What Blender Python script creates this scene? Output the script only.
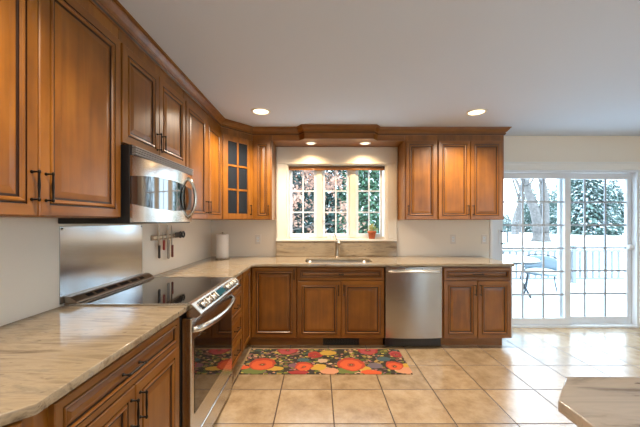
import bpy, math, random
from mathutils import Vector, Matrix
R = math.radians
C = bpy.context.scene.collection
for o in list(bpy.data.objects):
    bpy.data.objects.remove(o)

# ------------------------------------------------------------------ camera, sky, exposure
sc = bpy.context.scene
cam_d = bpy.data.cameras.new('camera'); cam = bpy.data.objects.new('camera', cam_d); C.objects.link(cam)
cam.location = (0, 0, 1.372); cam.rotation_euler = (R(90), 0, 0)
cam_d.sensor_width = 36; cam_d.lens = 300/640*36
cam_d.shift_x = 1.5/640; cam_d.shift_y = 7.5/640
cam_d.clip_start = 0.02; cam_d.clip_end = 400
sc.camera = cam
w = bpy.data.worlds.new('overcast_sky'); sc.world = w; w.use_nodes = True
bg = w.node_tree.nodes['Background']
bg.inputs[0].default_value = (.64, .83, 1.0, 1); bg.inputs[1].default_value = 4.0
sc.view_settings.view_transform = 'Standard'; sc.view_settings.look = 'None'
sc.view_settings.gamma = 1; sc.view_settings.use_curve_mapping = False
sc.view_settings.exposure = 0.92
sc.cycles.max_bounces = 10; sc.cycles.diffuse_bounces = 6; sc.cycles.glossy_bounces = 5
sc.cycles.transparent_max_bounces = 16; sc.cycles.sample_clamp_indirect = 6
sc.cycles.use_denoising = True
CAN_W = 88          # watts of one ceiling can
SOFFIT_W = 11        # watts of one soffit can
WARM = (1.0, .84, .66)

# ------------------------------------------------------------------ materials
def mat(name):
    m = bpy.data.materials.new(name); m.use_nodes = True
    return m, m.node_tree.nodes, m.node_tree.links, m.node_tree.nodes['Principled BSDF']
def lin(c):
    return tuple(((v/255+.055)/1.055)**2.4 if v > 10 else v/255/12.92 for v in c) + (1,)
def plain(name, col, rough=.5, metal=0, **kw):
    m, n, l, p = mat(name)
    p.inputs['Base Color'].default_value = (*col, 1); p.inputs['Roughness'].default_value = rough
    p.inputs['Metallic'].default_value = metal
    for k, v in kw.items():
        p.inputs[k.replace('_', ' ')].default_value = v
    # faint procedural unevenness of the surface
    t = n.new('ShaderNodeTexCoord'); nz = n.new('ShaderNodeTexNoise'); nz.inputs['Scale'].default_value = 14
    mr = n.new('ShaderNodeMapRange'); mr.inputs[3].default_value = rough*.9; mr.inputs[4].default_value = min(1, rough*1.1)
    l.new(t.outputs['Object'], nz.inputs['Vector']); l.new(nz.outputs['Fac'], mr.inputs[0]); l.new(mr.outputs[0], p.inputs['Roughness'])
    return m
def ramp(n, stops, interp='LINEAR'):
    r = n.new('ShaderNodeValToRGB'); r.color_ramp.interpolation = interp
    e = r.color_ramp.elements
    while len(e) < len(stops): e.new(.5)
    for i, (p, c) in enumerate(stops):
        e[i].position = p; e[i].color = (*c[:3], 1)
    return r
def wood(name, axis, dark, mid, light, rough=.34):
    m, n, l, p = mat(name)
    t = n.new('ShaderNodeTexCoord'); oi = n.new('ShaderNodeObjectInfo')
    ad = n.new('ShaderNodeVectorMath'); ad.operation = 'ADD'
    ml = n.new('ShaderNodeMath'); ml.operation = 'MULTIPLY'; ml.inputs[1].default_value = 37
    l.new(oi.outputs['Random'], ml.inputs[0]); l.new(t.outputs['Object'], ad.inputs[0]); l.new(ml.outputs[0], ad.inputs[1])
    mp = n.new('ShaderNodeMapping'); s = [22, 22, 22]; s[axis] = 1.6; mp.inputs['Scale'].default_value = s
    l.new(ad.outputs[0], mp.inputs[0])
    n1 = n.new('ShaderNodeTexNoise'); n1.inputs['Scale'].default_value = 1; n1.inputs['Detail'].default_value = 5; n1.inputs['Distortion'].default_value = .6
    l.new(mp.outputs[0], n1.inputs['Vector'])
    n2 = n.new('ShaderNodeTexNoise'); n2.inputs['Scale'].default_value = 5; n2.inputs['Detail'].default_value = 3
    l.new(ad.outputs[0], n2.inputs['Vector'])
    mx = n.new('ShaderNodeMath'); mx.operation = 'MULTIPLY_ADD'; mx.inputs[1].default_value = .55
    l.new(n1.outputs['Fac'], mx.inputs[0])
    m2 = n.new('ShaderNodeMath'); m2.operation = 'MULTIPLY'; m2.inputs[1].default_value = .45
    l.new(n2.outputs['Fac'], m2.inputs[0]); l.new(m2.outputs[0], mx.inputs[2])
    r = ramp(n, [(.30, dark), (.5, mid), (.70, light)])
    l.new(mx.outputs[0], r.inputs[0])
    hs = n.new('ShaderNodeHueSaturation')
    mr = n.new('ShaderNodeMapRange'); mr.inputs[3].default_value = .9; mr.inputs[4].default_value = 1.1
    l.new(oi.outputs['Random'], mr.inputs[0]); l.new(mr.outputs[0], hs.inputs['Value']); l.new(r.outputs[0], hs.inputs['Color'])
    l.new(hs.outputs[0], p.inputs['Base Color'])
    p.inputs['Roughness'].default_value = rough
    p.inputs['Coat Weight'].default_value = .12; p.inputs['Coat Roughness'].default_value = .2
    return m
WD = ((.125, .042, .0045), (.21, .073, .0065), (.29, .110, .013))
wood_v = wood('maple_vertical', 2, *WD)
wood_x = wood('maple_along_x', 0, *WD)
wood_y = wood('maple_along_y', 1, *WD)
glaze = plain('brown_glaze', (.028, .010, .004), .4)
W3 = [wood_v, wood_x, glaze]
black_metal = plain('blackened_bronze', (.012, .010, .009), .38, .7)
black_plastic = plain('black_plastic', (.008, .008, .009), .35)
black_glass = plain('black_glass', (.004, .004, .005), .05, 0, Coat_Weight=.4, Coat_Roughness=.03)
white_paint = plain('white_paint', (.80, .79, .75), .4)
white_vinyl = plain('white_vinyl', (.74, .78, .82), .35)
cream_paint = plain('cream_paint', (.80, .74, .63), .4)
chrome = plain('brushed_nickel', (.62, .58, .52), .25, 1)
paper = plain('white_paper', (.85, .80, .74), .9)
ceramic = plain('white_ceramic', (.82, .84, .84), .2)
plate_plastic = plain('cream_plastic', (.72, .66, .58), .4)
terracotta = plain('terracotta', (.46, .12, .045), .8)
soil_mat = plain('soil', (.05, .03, .02), .95)
red_plastic = plain('red_plastic', (.30, .02, .015), .35)

def steel_mat(name, axis, col=(.56, .55, .53), rough=.24):
    m, n, l, p = mat(name)
    t = n.new('ShaderNodeTexCoord'); mp = n.new('ShaderNodeMapping')
    s = [160, 160, 160]; s[axis] = 1.5; mp.inputs['Scale'].default_value = s
    nz = n.new('ShaderNodeTexNoise'); nz.inputs['Scale'].default_value = 1
    l.new(t.outputs['Object'], mp.inputs[0]); l.new(mp.outputs[0], nz.inputs['Vector'])
    mr = n.new('ShaderNodeMapRange'); mr.inputs[3].default_value = rough*.93; mr.inputs[4].default_value = rough*1.07
    l.new(nz.outputs['Fac'], mr.inputs[0]); l.new(mr.outputs[0], p.inputs['Roughness'])
    p.inputs['Base Color'].default_value = (*col, 1); p.inputs['Metallic'].default_value = 1
    return m
steel_y = steel_mat('stainless_along_y', 1)
steel_bright = steel_mat('bright_stainless', 1, (.66, .65, .63), .15)
steel_sheet = steel_mat('stainless_sheet', 2, (.46, .48, .51), .16)
tinted_glass = plain('tinted_oven_glass', (.010, .011, .013), .05, 0, IOR=2.3)
steel_x = steel_mat('stainless_along_x', 0, (.38, .36, .33), .3)
steel_z = steel_mat('stainless_along_z', 2, (.40, .385, .365), .24)

def granite(name, ang, stops=((.28, (.12, .082, .05)), (.40, (.265, .20, .13)), (.52, (.37, .29, .19)), (.62, (.27, .215, .15)), (.76, (.44, .37, .27)))):
    m, n, l, p = mat(name)
    t = n.new('ShaderNodeTexCoord'); mp = n.new('ShaderNodeMapping')
    mp.inputs['Rotation'].default_value = (0, 0, ang); mp.inputs['Scale'].default_value = (1.9, 13, 13)
    l.new(t.outputs['Object'], mp.inputs[0])
    n1 = n.new('ShaderNodeTexNoise'); n1.inputs['Scale'].default_value = 1.5; n1.inputs['Detail'].default_value = 7; n1.inputs['Roughness'].default_value = .62; n1.inputs['Distortion'].default_value = .9
    l.new(mp.outputs[0], n1.inputs['Vector'])
    r = ramp(n, stops)
    l.new(n1.outputs['Fac'], r.inputs[0])
    m2 = n.new('ShaderNodeMapping'); m2.inputs['Rotation'].default_value = (0, 0, ang); m2.inputs['Scale'].default_value = (22, 60, 60)
    l.new(t.outputs['Object'], m2.inputs[0])
    n2 = n.new('ShaderNodeTexNoise'); n2.inputs['Scale'].default_value = 1; n2.inputs['Detail'].default_value = 3
    l.new(m2.outputs[0], n2.inputs['Vector'])
    r2 = ramp(n, [(.61, (0, 0, 0)), (.70, (1, 1, 1))]); l.new(n2.outputs['Fac'], r2.inputs[0])
    n3 = n.new('ShaderNodeTexNoise'); n3.inputs['Scale'].default_value = 4; l.new(t.outputs['Object'], n3.inputs['Vector'])
    r3 = ramp(n, [(.45, (0, 0, 0)), (.6, (.8, .8, .8))]); l.new(n3.outputs['Fac'], r3.inputs[0])
    mm = n.new('ShaderNodeMath'); mm.operation = 'MULTIPLY'; l.new(r2.outputs[0], mm.inputs[0]); l.new(r3.outputs[0], mm.inputs[1])
    mx = n.new('ShaderNodeMix'); mx.data_type = 'RGBA'; mx.inputs[7].default_value = (.10, .07, .055, 1)
    l.new(mm.outputs[0], mx.inputs[0]); l.new(r.outputs[0], mx.inputs[6])
    l.new(mx.outputs[2], p.inputs['Base Color'])
    p.inputs['Roughness'].default_value = .10
    return m
granite_top = granite('polished_granite', R(18))
granite_diag = granite('sky_greyed_granite', R(62), ((.30, (.17, .135, .105)), (.42, (.33, .285, .235)), (.55, (.38, .33, .27)), (.66, (.31, .27, .225)), (.78, (.42, .38, .32))))  # same stone, greyed in colour to imitate cool sky light

def wall_mat(name, col, rough=.75):
    m, n, l, p = mat(name)
    t = n.new('ShaderNodeTexCoord'); nz = n.new('ShaderNodeTexNoise'); nz.inputs['Scale'].default_value = 60; nz.inputs['Detail'].default_value = 4
    l.new(t.outputs['Object'], nz.inputs['Vector'])
    b = n.new('ShaderNodeBump'); b.inputs['Strength'].default_value = .04; b.inputs['Distance'].default_value = .01
    l.new(nz.outputs['Fac'], b.inputs['Height']); l.new(b.outputs[0], p.inputs['Normal'])
    p.inputs['Base Color'].default_value = (*col, 1); p.inputs['Roughness'].default_value = rough
    return m
wall_paint = wall_mat('beige_wall_paint', (.82, .745, .635))
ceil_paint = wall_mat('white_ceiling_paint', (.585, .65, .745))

def tile_floor():
    m, n, l, p = mat('glazed_floor_tile')
    t = n.new('ShaderNodeTexCoord'); sx = n.new('ShaderNodeSeparateXYZ'); l.new(t.outputs['Object'], sx.inputs[0])
    P = .4115
    def line(out, off):
        a = n.new('ShaderNodeMath'); a.operation = 'SUBTRACT'; a.inputs[1].default_value = off; l.new(out, a.inputs[0])
        d = n.new('ShaderNodeMath'); d.operation = 'DIVIDE'; d.inputs[1].default_value = P; l.new(a.outputs[0], d.inputs[0])
        f = n.new('ShaderNodeMath'); f.operation = 'FRACT'; l.new(d.outputs[0], f.inputs[0])
        fl = n.new('ShaderNodeMath'); fl.operation = 'FLOOR'; l.new(d.outputs[0], fl.inputs[0])
        s = n.new('ShaderNodeMath'); s.operation = 'SUBTRACT'; s.inputs[1].default_value = .5; l.new(f.outputs[0], s.inputs[0])
        ab = n.new('ShaderNodeMath'); ab.operation = 'ABSOLUTE'; l.new(s.outputs[0], ab.inputs[0])
        return ab.outputs[0], fl.outputs[0]
    ax, fx = line(sx.outputs[0], .106-P*20); ay, fy = line(sx.outputs[1], 2.031-P*20)
    mxm = n.new('ShaderNodeMath'); mxm.operation = 'MAXIMUM'; l.new(ax, mxm.inputs[0]); l.new(ay, mxm.inputs[1])
    g = n.new('ShaderNodeMapRange'); g.inputs[1].default_value = .4865; g.inputs[2].default_value = .4905; l.new(mxm.outputs[0], g.inputs[0])
    cb = n.new('ShaderNodeCombineXYZ'); l.new(fx, cb.inputs[0]); l.new(fy, cb.inputs[1])
    wn = n.new('ShaderNodeTexWhiteNoise'); l.new(cb.outputs[0], wn.inputs['Vector'])
    ad = n.new('ShaderNodeVectorMath'); ad.operation = 'MULTIPLY_ADD'; ad.inputs[1].default_value = (9, 9, 9)
    l.new(wn.outputs['Color'], ad.inputs[0]); l.new(t.outputs['Object'], ad.inputs[2])
    nz = n.new('ShaderNodeTexNoise'); nz.inputs['Scale'].default_value = 6.5; nz.inputs['Detail'].default_value = 8; nz.inputs['Roughness'].default_value = .68
    l.new(ad.outputs[0], nz.inputs['Vector'])
    r = ramp(n, [(.30, (.30, .195, .10)), (.5, (.42, .295, .165)), (.70, (.53, .39, .235))]); l.new(nz.outputs['Fac'], r.inputs[0])
    hs = n.new('ShaderNodeHueSaturation'); mv = n.new('ShaderNodeMapRange'); mv.inputs[3].default_value = .84; mv.inputs[4].default_value = 1.1
    l.new(wn.outputs['Value'], mv.inputs[0]); l.new(mv.outputs[0], hs.inputs['Value']); l.new(r.outputs[0], hs.inputs['Color'])
    mx = n.new('ShaderNodeMix'); mx.data_type = 'RGBA'; mx.inputs[7].default_value = (.085, .05, .028, 1)
    l.new(g.outputs[0], mx.inputs[0]); l.new(hs.outputs[0], mx.inputs[6]); l.new(mx.outputs[2], p.inputs['Base Color'])
    rr = n.new('ShaderNodeMapRange'); rr.inputs[3].default_value = .26; rr.inputs[4].default_value = .5; l.new(g.outputs[0], rr.inputs[0])
    l.new(rr.outputs[0], p.inputs['Roughness'])
    p.inputs['IOR'].default_value = 2.5
    sl = n.new('ShaderNodeMapRange'); sl.inputs[3].default_value = .5; sl.inputs[4].default_value = .08; l.new(g.outputs[0], sl.inputs[0]); l.new(sl.outputs[0], p.inputs['Specular IOR Level'])
    b = n.new('ShaderNodeBump'); b.invert = True; b.inputs['Strength'].default_value = .5; b.inputs['Distance'].default_value = .002
    l.new(g.outputs[0], b.inputs['Height']); l.new(b.outputs[0], p.inputs['Normal'])
    return m
tile = tile_floor()

def pane_mat(name, tint, fac_scale=1.0):
    m = bpy.data.materials.new(name); m.use_nodes = True; n = m.node_tree.nodes; l = m.node_tree.links; n.clear()
    o = n.new('ShaderNodeOutputMaterial'); tr = n.new('ShaderNodeBsdfTransparent'); tr.inputs[0].default_value = (*tint, 1)
    gl = n.new('ShaderNodeBsdfGlossy'); gl.inputs['Roughness'].default_value = .02
    fr = n.new('ShaderNodeFresnel'); fr.inputs['IOR'].default_value = 1.45
    mu = n.new('ShaderNodeMath'); mu.operation = 'MULTIPLY'; mu.inputs[1].default_value = fac_scale
    ge = n.new('ShaderNodeNewGeometry'); inv = n.new('ShaderNodeMath'); inv.operation = 'SUBTRACT'; inv.inputs[0].default_value = fac_scale
    l.new(ge.outputs['Backfacing'], inv.inputs[1]); l.new(inv.outputs[0], mu.inputs[1]); mu.use_clamp = True
    l.new(fr.outputs[0], mu.inputs[0])
    mx = n.new('ShaderNodeMixShader'); l.new(mu.outputs[0], mx.inputs[0]); l.new(tr.outputs[0], mx.inputs[1]); l.new(gl.outputs[0], mx.inputs[2])
    l.new(mx.outputs[0], o.inputs[0])
    return m
clear_glass = pane_mat('clear_glass', (.96, .98, .98))
def smoked():
    m, n, l, p = mat('smoked_textured_glass')
    p.inputs['Base Color'].default_value = (.016, .019, .024, 1); p.inputs['Roughness'].default_value = .30; p.inputs['Specular IOR Level'].default_value = .3
    p.inputs['Alpha'].default_value = .9
    t = n.new('ShaderNodeTexCoord'); v = n.new('ShaderNodeTexNoise'); v.inputs['Scale'].default_value = 70
    b = n.new('ShaderNodeBump'); b.inputs['Strength'].default_value = .15; b.inputs['Distance'].default_value = .004
    l.new(t.outputs['Object'], v.inputs['Vector']); l.new(v.outputs['Fac'], b.inputs['Height']); l.new(b.outputs[0], p.inputs['Normal'])
    return m
dark_pane = smoked()
def emit(name, col, s):
    m = bpy.data.materials.new(name); m.use_nodes = True; n = m.node_tree.nodes; n.clear()
    o = n.new('ShaderNodeOutputMaterial'); e = n.new('ShaderNodeEmission'); e.inputs[0].default_value = (*col, 1); e.inputs[1].default_value = s
    m.node_tree.links.new(e.outputs[0], o.inputs[0]); return m
lamp_lens = emit('glowing_lamp', (1, .80, .46), 2.6)
display_mat = emit('teal_display', (.07, .20, .22), .35)

def noise_mat(name, c0, c1, scale, rough=.9):
    m, n, l, p = mat(name)
    t = n.new('ShaderNodeTexCoord'); nz = n.new('ShaderNodeTexNoise'); nz.inputs['Scale'].default_value = scale; nz.inputs['Detail'].default_value = 4
    l.new(t.outputs['Object'], nz.inputs['Vector']); r = ramp(n, [(.35, c0), (.65, c1)]); l.new(nz.outputs['Fac'], r.inputs[0])
    l.new(r.outputs[0], p.inputs['Base Color']); p.inputs['Roughness'].default_value = rough
    return m
snow_mat = noise_mat('snow', (.80, .84, .88), (.88, .90, .92), .5)
bark_mat = noise_mat('bark', (.085, .075, .07), (.15, .13, .12), 6)
needle_blue = noise_mat('conifer_needles', (.060, .15, .085), (.15, .27, .16), 3)
needle_dark = noise_mat('dark_conifer_needles', (.022, .055, .045), (.055, .10, .085), 2)
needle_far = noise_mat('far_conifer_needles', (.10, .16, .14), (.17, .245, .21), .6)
rust_leaf = noise_mat('rust_oak_leaves', (.40, .22, .155), (.58, .35, .26), 5)
green_leaf = noise_mat('green_leaf', (.34, .46, .12), (.72, .62, .36), 30)
grille_mat = plain('backlit_vinyl_grille', (.40, .44, .49), .4)  # white vinyl greyed in colour to imitate backlit muntins
patio_metal = plain('patio_metal', (.03, .038, .048), .45, .3)
dimmed_rail = plain('dimmed_railing_wood', (.19, .205, .22), .7)  # near-white railing, colour darkened to hold against overbright snow light
mesh_fabric = plain('patio_sling', (.17, .22, .26), .8)

# ------------------------------------------------------------------ mesh helpers
def wloc(o):
    v = Vector((0, 0, 0))
    while o is not None:
        v += o.location; o = o.parent
    return v
class MB:
    def __init__(s): s.v = []; s.f = []; s.m = []; s.s = []
    def add(s, vs, fs, m=0, smooth=False):
        b = len(s.v); s.v += [tuple(v) for v in vs]
        for f in fs: s.f.append([b+i for i in f]); s.m.append(m); s.s.append(smooth)
        return s
    def box(s, x0, x1, y0, y1, z0, z1, m=0):
        vs = [(x, y, z) for z in (z0, z1) for y in (y0, y1) for x in (x0, x1)]
        return s.add(vs, [(0, 2, 3, 1), (4, 5, 7, 6), (0, 1, 5, 4), (2, 6, 7, 3), (0, 4, 6, 2), (1, 3, 7, 5)], m)
    def prism(s, poly, z0, z1, m=0):
        n = len(poly); vs = [(x, y, z0) for x, y in poly] + [(x, y, z1) for x, y in poly]
        fs = [tuple(range(n-1, -1, -1)), tuple(range(n, 2*n))] + [(i, (i+1) % n, n+(i+1) % n, n+i) for i in range(n)]
        return s.add(vs, fs, m)
    def extrude(s, poly, fn, t0, t1, m=0):       # poly of (a,b); fn(a,b,t) -> point
        n = len(poly); vs = [fn(a, b, t0) for a, b in poly] + [fn(a, b, t1) for a, b in poly]
        fs = [tuple(range(n-1, -1, -1)), tuple(range(n, 2*n))] + [(i, (i+1) % n, n+(i+1) % n, n+i) for i in range(n)]
        return s.add(vs, fs, m)
    def tube(s, pts, rad, n=8, m=0, flat=1.0):
        pts = [Vector(p) for p in pts]; k = len(pts)
        if not hasattr(rad, '__len__'): rad = [rad]*k
        vs = []; up = None
        for i, p in enumerate(pts):
            t = (pts[min(i+1, k-1)]-pts[max(i-1, 0)]).normalized()
            if up is None or abs(up.dot(t)) > .98:
                up = Vector((0, 0, 1)) if abs(t.z) < .9 else Vector((1, 0, 0))
            a = t.cross(up).normalized(); b = a.cross(t).normalized(); up = b
            for j in range(n):
                q = 2*math.pi*j/n
                vs.append(p + (a*math.cos(q)*flat + b*math.sin(q))*rad[i])
        fs = [(i*n+j, i*n+(j+1) % n, (i+1)*n+(j+1) % n, (i+1)*n+j) for i in range(k-1) for j in range(n)]
        s.add(vs, fs, m, True)
        b = len(s.v)-len(vs)
        s.f.append([b+j for j in range(n-1, -1, -1)]); s.m.append(m); s.s.append(False)
        s.f.append([b+(k-1)*n+j for j in range(n)]); s.m.append(m); s.s.append(False)
        return s
    def lathe(s, prof, o, axis=(0, 0, 1), n=24, m=0):     # prof of (r, h)
        ax = Vector(axis).normalized(); a = ax.orthogonal().normalized(); b = ax.cross(a); o = Vector(o); k = len(prof)
        vs = [o + ax*h + (a*math.cos(2*math.pi*j/n)+b*math.sin(2*math.pi*j/n))*max(r, 1e-4) for r, h in prof for j in range(n)]
        fs = [(i*n+j, i*n+(j+1) % n, (i+1)*n+(j+1) % n, (i+1)*n+j) for i in range(k-1) for j in range(n)]
        return s.add(vs, fs, m, True)
    def build(s, name, mats, parent=None, bevel=0, loc=None, sharp=35):
        me = bpy.data.meshes.new(name)
        if parent is not None: off = wloc(parent)
        else: off = Vector(loc) if loc else Vector((0, 0, 0))
        me.from_pydata([Vector(v)-off for v in s.v], [], s.f)
        if not isinstance(mats, (list, tuple)): mats = [mats]
        for m in mats: me.materials.append(m)
        for p, mi, sm in zip(me.polygons, s.m, s.s): p.material_index = mi; p.use_smooth = sm
        me.validate(); me.update()
        o = bpy.data.objects.new(name, me); C.objects.link(o)
        if parent is not None: o.parent = parent
        else: o.location = off
        if bevel:
            b = o.modifiers.new('bevel', 'BEVEL'); b.width = bevel; b.segments = 2; b.limit_method = 'ANGLE'; b.angle_limit = R(40)
        return o
def tag(o, label, cat, group=None, kind=None):
    o['label'] = label; o['category'] = cat
    if group: o['group'] = group
    if kind: o['kind'] = kind
    return o
def thing(name, label, cat, loc, group=None):
    o = bpy.data.objects.new(name, None); C.objects.link(o); o.location = loc; o.empty_display_size = .05
    return tag(o, label, cat, group)
def struct(o, label=None, cat=None):
    o['kind'] = 'structure'
    if label: o['label'] = label
    if cat: o['category'] = cat
    return o
def bx(name, m, *b, parent=None, bevel=0):
    return MB().box(*b).build(name, m, parent, bevel)

Z = Vector((0, 0, 1))
def rings(mb, o, u, n, w, h, rs, cap=True):
    """concentric mitred rectangles; rs = [(inset, out, material)]; material 0 follows the grain of its side (0 upright, 1 level)"""
    prev = None
    for i, (ins, c, m) in enumerate(rs):
        q = [(ins, ins), (w-ins, ins), (w-ins, h-ins), (ins, h-ins)]
        vs = [o+u*a+Z*b+n*c for a, b in q]
        b0 = len(mb.v); mb.v += [tuple(v) for v in vs]
        if prev is not None:
            for k in range(4):
                mb.f.append([prev+k, prev+(k+1) % 4, b0+(k+1) % 4, b0+k])
                mb.m.append(2 if m == 2 else (1 if k in (0, 2) else 0)); mb.s.append(False)
        prev = b0
    if cap:
        mb.f.append([prev, prev+1, prev+2, prev+3]); mb.m.append(0 if h > w or h > .3 else 1); mb.s.append(False)
T = .02
def front(name, o, u, n, w, h, parent, k=1.0):
    """raised-panel door or drawer front with glazed grooves; its centre panel is a sub-part"""
    o, u, n = Vector(o), Vector(u), Vector(n)
    lev = wood_x if abs(u.x) > .5 else wood_y
    M3 = [wood_v, lev, glaze]
    mb = MB()
    rings(mb, o, u, n, w, h, [(0, 0, 0), (0, T-.003, 0), (.003, T, 0), (.042*k, T, 0), (.0430*k, T-.005, 2), (.0480*k, T-.005, 2),
          (.0495*k, T+.001, 0), (.054*k, T+.003, 0), (.060*k, T+.001, 0), (.065*k, T-.005, 0), (.0660*k, T-.009, 2), (.072*k, T-.009, 2)], cap=False)
    # back face
    vs = [o, o+u*w, o+u*w+Z*h, o+Z*h]; mb.add(vs, [(3, 2, 1, 0)], 0)
    d = mb.build(name, M3, parent)
    p = MB(); rings(p, o, u, n, w, h, [(.072*k, T-.009, 2), (.0745*k, T-.0085, 2), (.10*k, T-.004, 0)], cap=True)
    p.build('raised_panel', M3, d)
    return d
def pull(d, pos, axis, n, L=.10):
    """bronze bar pull: two posts and a bar swelling at the middle"""
    pos, a, n = Vector(pos), Vector(axis), Vector(n)
    mb = MB()
    for s in (-1, 1):
        q = pos + a*s*L/2
        mb.lathe([(.006, 0), (.0065, .003), (.0036, .006), (.0032, .026)], q, n, 10)
        mb.lathe([(0, -.007), (.005, -.005), (.0055, 0), (.005, .005), (0, .007)], q+n*.028, a, 10)
    ts = [-.58, -.55, -.5, -.46, -.3, -.1, 0, .1, .3, .46, .5, .55, .58]
    rr = [.001, .0042, .0045, .0034, .0034, .0046, .0052, .0046, .0034, .0034, .0045, .0042, .001]
    mb.tube([pos + a*t*L + n*.028 for t in ts], rr, 8)
    return mb.build('pull_handle', black_metal, d)

# ------------------------------------------------------------------ the room
XL, XR, YB, YF, ZC = -1.385, 5.0, 3.87, -3.4, 2.47
struct(bx('floor', tile, XL, XR, YF, YB+.16, -.06, 0), 'beige ceramic tile floor with dark grout', 'floor')
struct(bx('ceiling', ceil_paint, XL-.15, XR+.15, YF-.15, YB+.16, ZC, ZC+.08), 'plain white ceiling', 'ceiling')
struct(bx('wall_left', wall_paint, XL-.15, XL, YF-.15, YB+.16, 0, ZC), 'beige wall behind the range', 'wall')
WX0, WX1, WZ0, WZ1 = -.41, .882, 1.13, 2.109
SX0, SX1, SZ1 = 2.235, 4.13, 2.03
mb = MB()
for a in ((XL, WX0, 0, ZC), (WX0, WX1, 0, WZ0), (WX0, WX1, WZ1, ZC), (WX1, SX0, 0, ZC), (SX0, SX1, SZ1, ZC), (SX1, XR+.15, 0, ZC)):
    mb.box(a[0], a[1], YB, YB+.16, a[2], a[3])
struct(mb.build('wall_back', wall_paint), 'beige wall with the kitchen window', 'wall')
def wall_with_hole(name, axis, at, t, lo, hi, h0, h1, z0, z1):
    mb = MB()
    for a, b, c, d in ((lo, h0, 0, ZC), (h1, hi, 0, ZC), (h0, h1, 0, z0), (h0, h1, z1, ZC)):
        if axis == 'x': mb.box(at, at+t, a, b, c, d)
        else: mb.box(a, b, at, at+t, c, d)
    return struct(mb.build(name, wall_paint))
wall_with_hole('wall_right', 'x', XR, .15, YF-.15, YB, -2.4, .2, .7, 2.1)
wall_with_hole('wall_rear', 'y', YF-.15, .15, XL, XR, 2.7, 4.0, .08, 2.1)
def plain_window(name, axis, at, lo, hi, z0, z1):
    e = bpy.data.objects.new(name, None); C.objects.link(e)
    e.location = (at, (lo+hi)/2, z0) if axis == 'x' else ((lo+hi)/2, at, z0); struct(e)
    fr = MB(); gl = MB()
    def B(m, a, b, c, d, t=.03):
        if axis == 'x': m.box(at-t, at+t, a, b, c, d)
        else: m.box(a, b, at-t, at+t, c, d)
    n = 3 if hi-lo > 2 else 2; ww = (hi-lo)/n
    for i in range(n):
        a, b = lo+i*ww, lo+(i+1)*ww
        B(fr, a, a+.05, z0, z1); B(fr, b-.05, b, z0, z1); B(fr, a+.05, b-.05, z0, z0+.06); B(fr, a+.05, b-.05, z1-.06, z1)
        B(fr, (a+b)/2-.012, (a+b)/2+.012, z0+.06, z1-.06, .012); B(gl, a+.05, b-.05, z0+.06, z1-.06, .003)
    fr.build('window_frame', white_paint, e); gl.build('pane', clear_glass, e)
plain_window('added_fill_window', 'x', XR+.075, -2.4, .2, .7, 2.1)  # unseen right-wall window, added to let in ambient daylight
plain_window('window_3', 'y', YF-.075, 2.7, 4.0, .08, 2.1)

# kitchen window: casing, stool, three casements with a 2 x 3 grid each
cs = MB()
cs.box(-.534, -.41, YB-.018, YB, 1.14, 2.109); cs.box(.882, 1.005, YB-.018, YB, 1.14, 2.109)
cs.box(-.534, 1.005, YB-.028, YB, 2.109, 2.318)
cs.box(-.43, .902, YB-.034, YB, 2.103, 2.121)
struct(cs.build('trim_1', cream_paint, bevel=.003), 'cream casing around the kitchen window', 'window casing')
st = bx('trim_2', cream_paint, -.548, 1.010, YB-.04, YB+.075, 1.113, 1.14, bevel=.004); struct(st, 'cream stool along the bottom of the kitchen window', 'window sill')
win = bpy.data.objects.new('window_1', None); C.objects.link(win); win.location = (.236, YB+.1, 1.14); struct(win, 'three casement kitchen window with small panes', 'window')
fr = MB()
fr.box(WX0, WX0+.022, YB+.0, YB+.16, WZ0, WZ1); fr.box(WX1-.022, WX1, YB+.0, YB+.16, WZ0, WZ1)
fr.box(WX0+.022, WX1-.022, YB+.0, YB+.16, WZ1-.02, WZ1); fr.box(WX0+.022, WX1-.022, YB+.075, YB+.16, WZ0, 1.165)
for a in (.013, .4485): fr.box(a-.038, a+.038, YB+.055, YB+.15, 1.165, WZ1-.02)
fr.build('window_frame', cream_paint, win, .002)
gx = [(-.347, -.059), (.085, .373), (.524, .806)]
for i, (a, b) in enumerate(gx):
    m_ = MB(); y0, y1 = YB+.072, YB+.108; z0, z1 = 1.208, 2.045
    m_.box(a-.036, a, y0, y1, 1.167, 2.087); m_.box(b, b+.036, y0, y1, 1.167, 2.087)
    m_.box(a, b, y0, y1, 1.167, z0); m_.box(a, b, y0, y1, z1, 2.087)
    c = (a+b)/2; m_.box(c-.008, c+.008, y0+.004, y1-.01, z0, z1)
    for k in (1, 2):
        z = z0+(z1-z0)*k/3; m_.box(a, c-.008, y0+.004, y1-.01, z-.008, z+.008); m_.box(c+.008, b, y0+.004, y1-.01, z-.008, z+.008)
    s = m_.build('casement_sash', white_vinyl, win, .0015)
    bx('pane', clear_glass, a-.004, b+.004, y0+.018, y0+.024, z0-.004, z1+.004, parent=s)
    l_ = MB(); xx = b+.016 if i == 0 else (a-.016 if i == 1 else b+.016)
    l_.box(xx-.007, xx+.007, y0-.012, y0, 1.34, 1.40); l_.tube([(xx, y0-.014, 1.37), (xx+.004, y0-.03, 1.39), (xx+.006, y0-.034, 1.43)], .005, 6)
    l_.build('sash_latch', white_vinyl, s)
    if i != 1:
        h = MB(); cx = c+.02; h.box(cx-.045, cx+.045, YB+.05, y0, 1.142, 1.160)
        h.tube([(cx-.02, YB+.045, 1.155), (cx+.03, YB+.035, 1.158), (cx+.06, YB+.035, 1.150)], .005, 6); h.build('crank_handle', ceramic, win)

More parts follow.
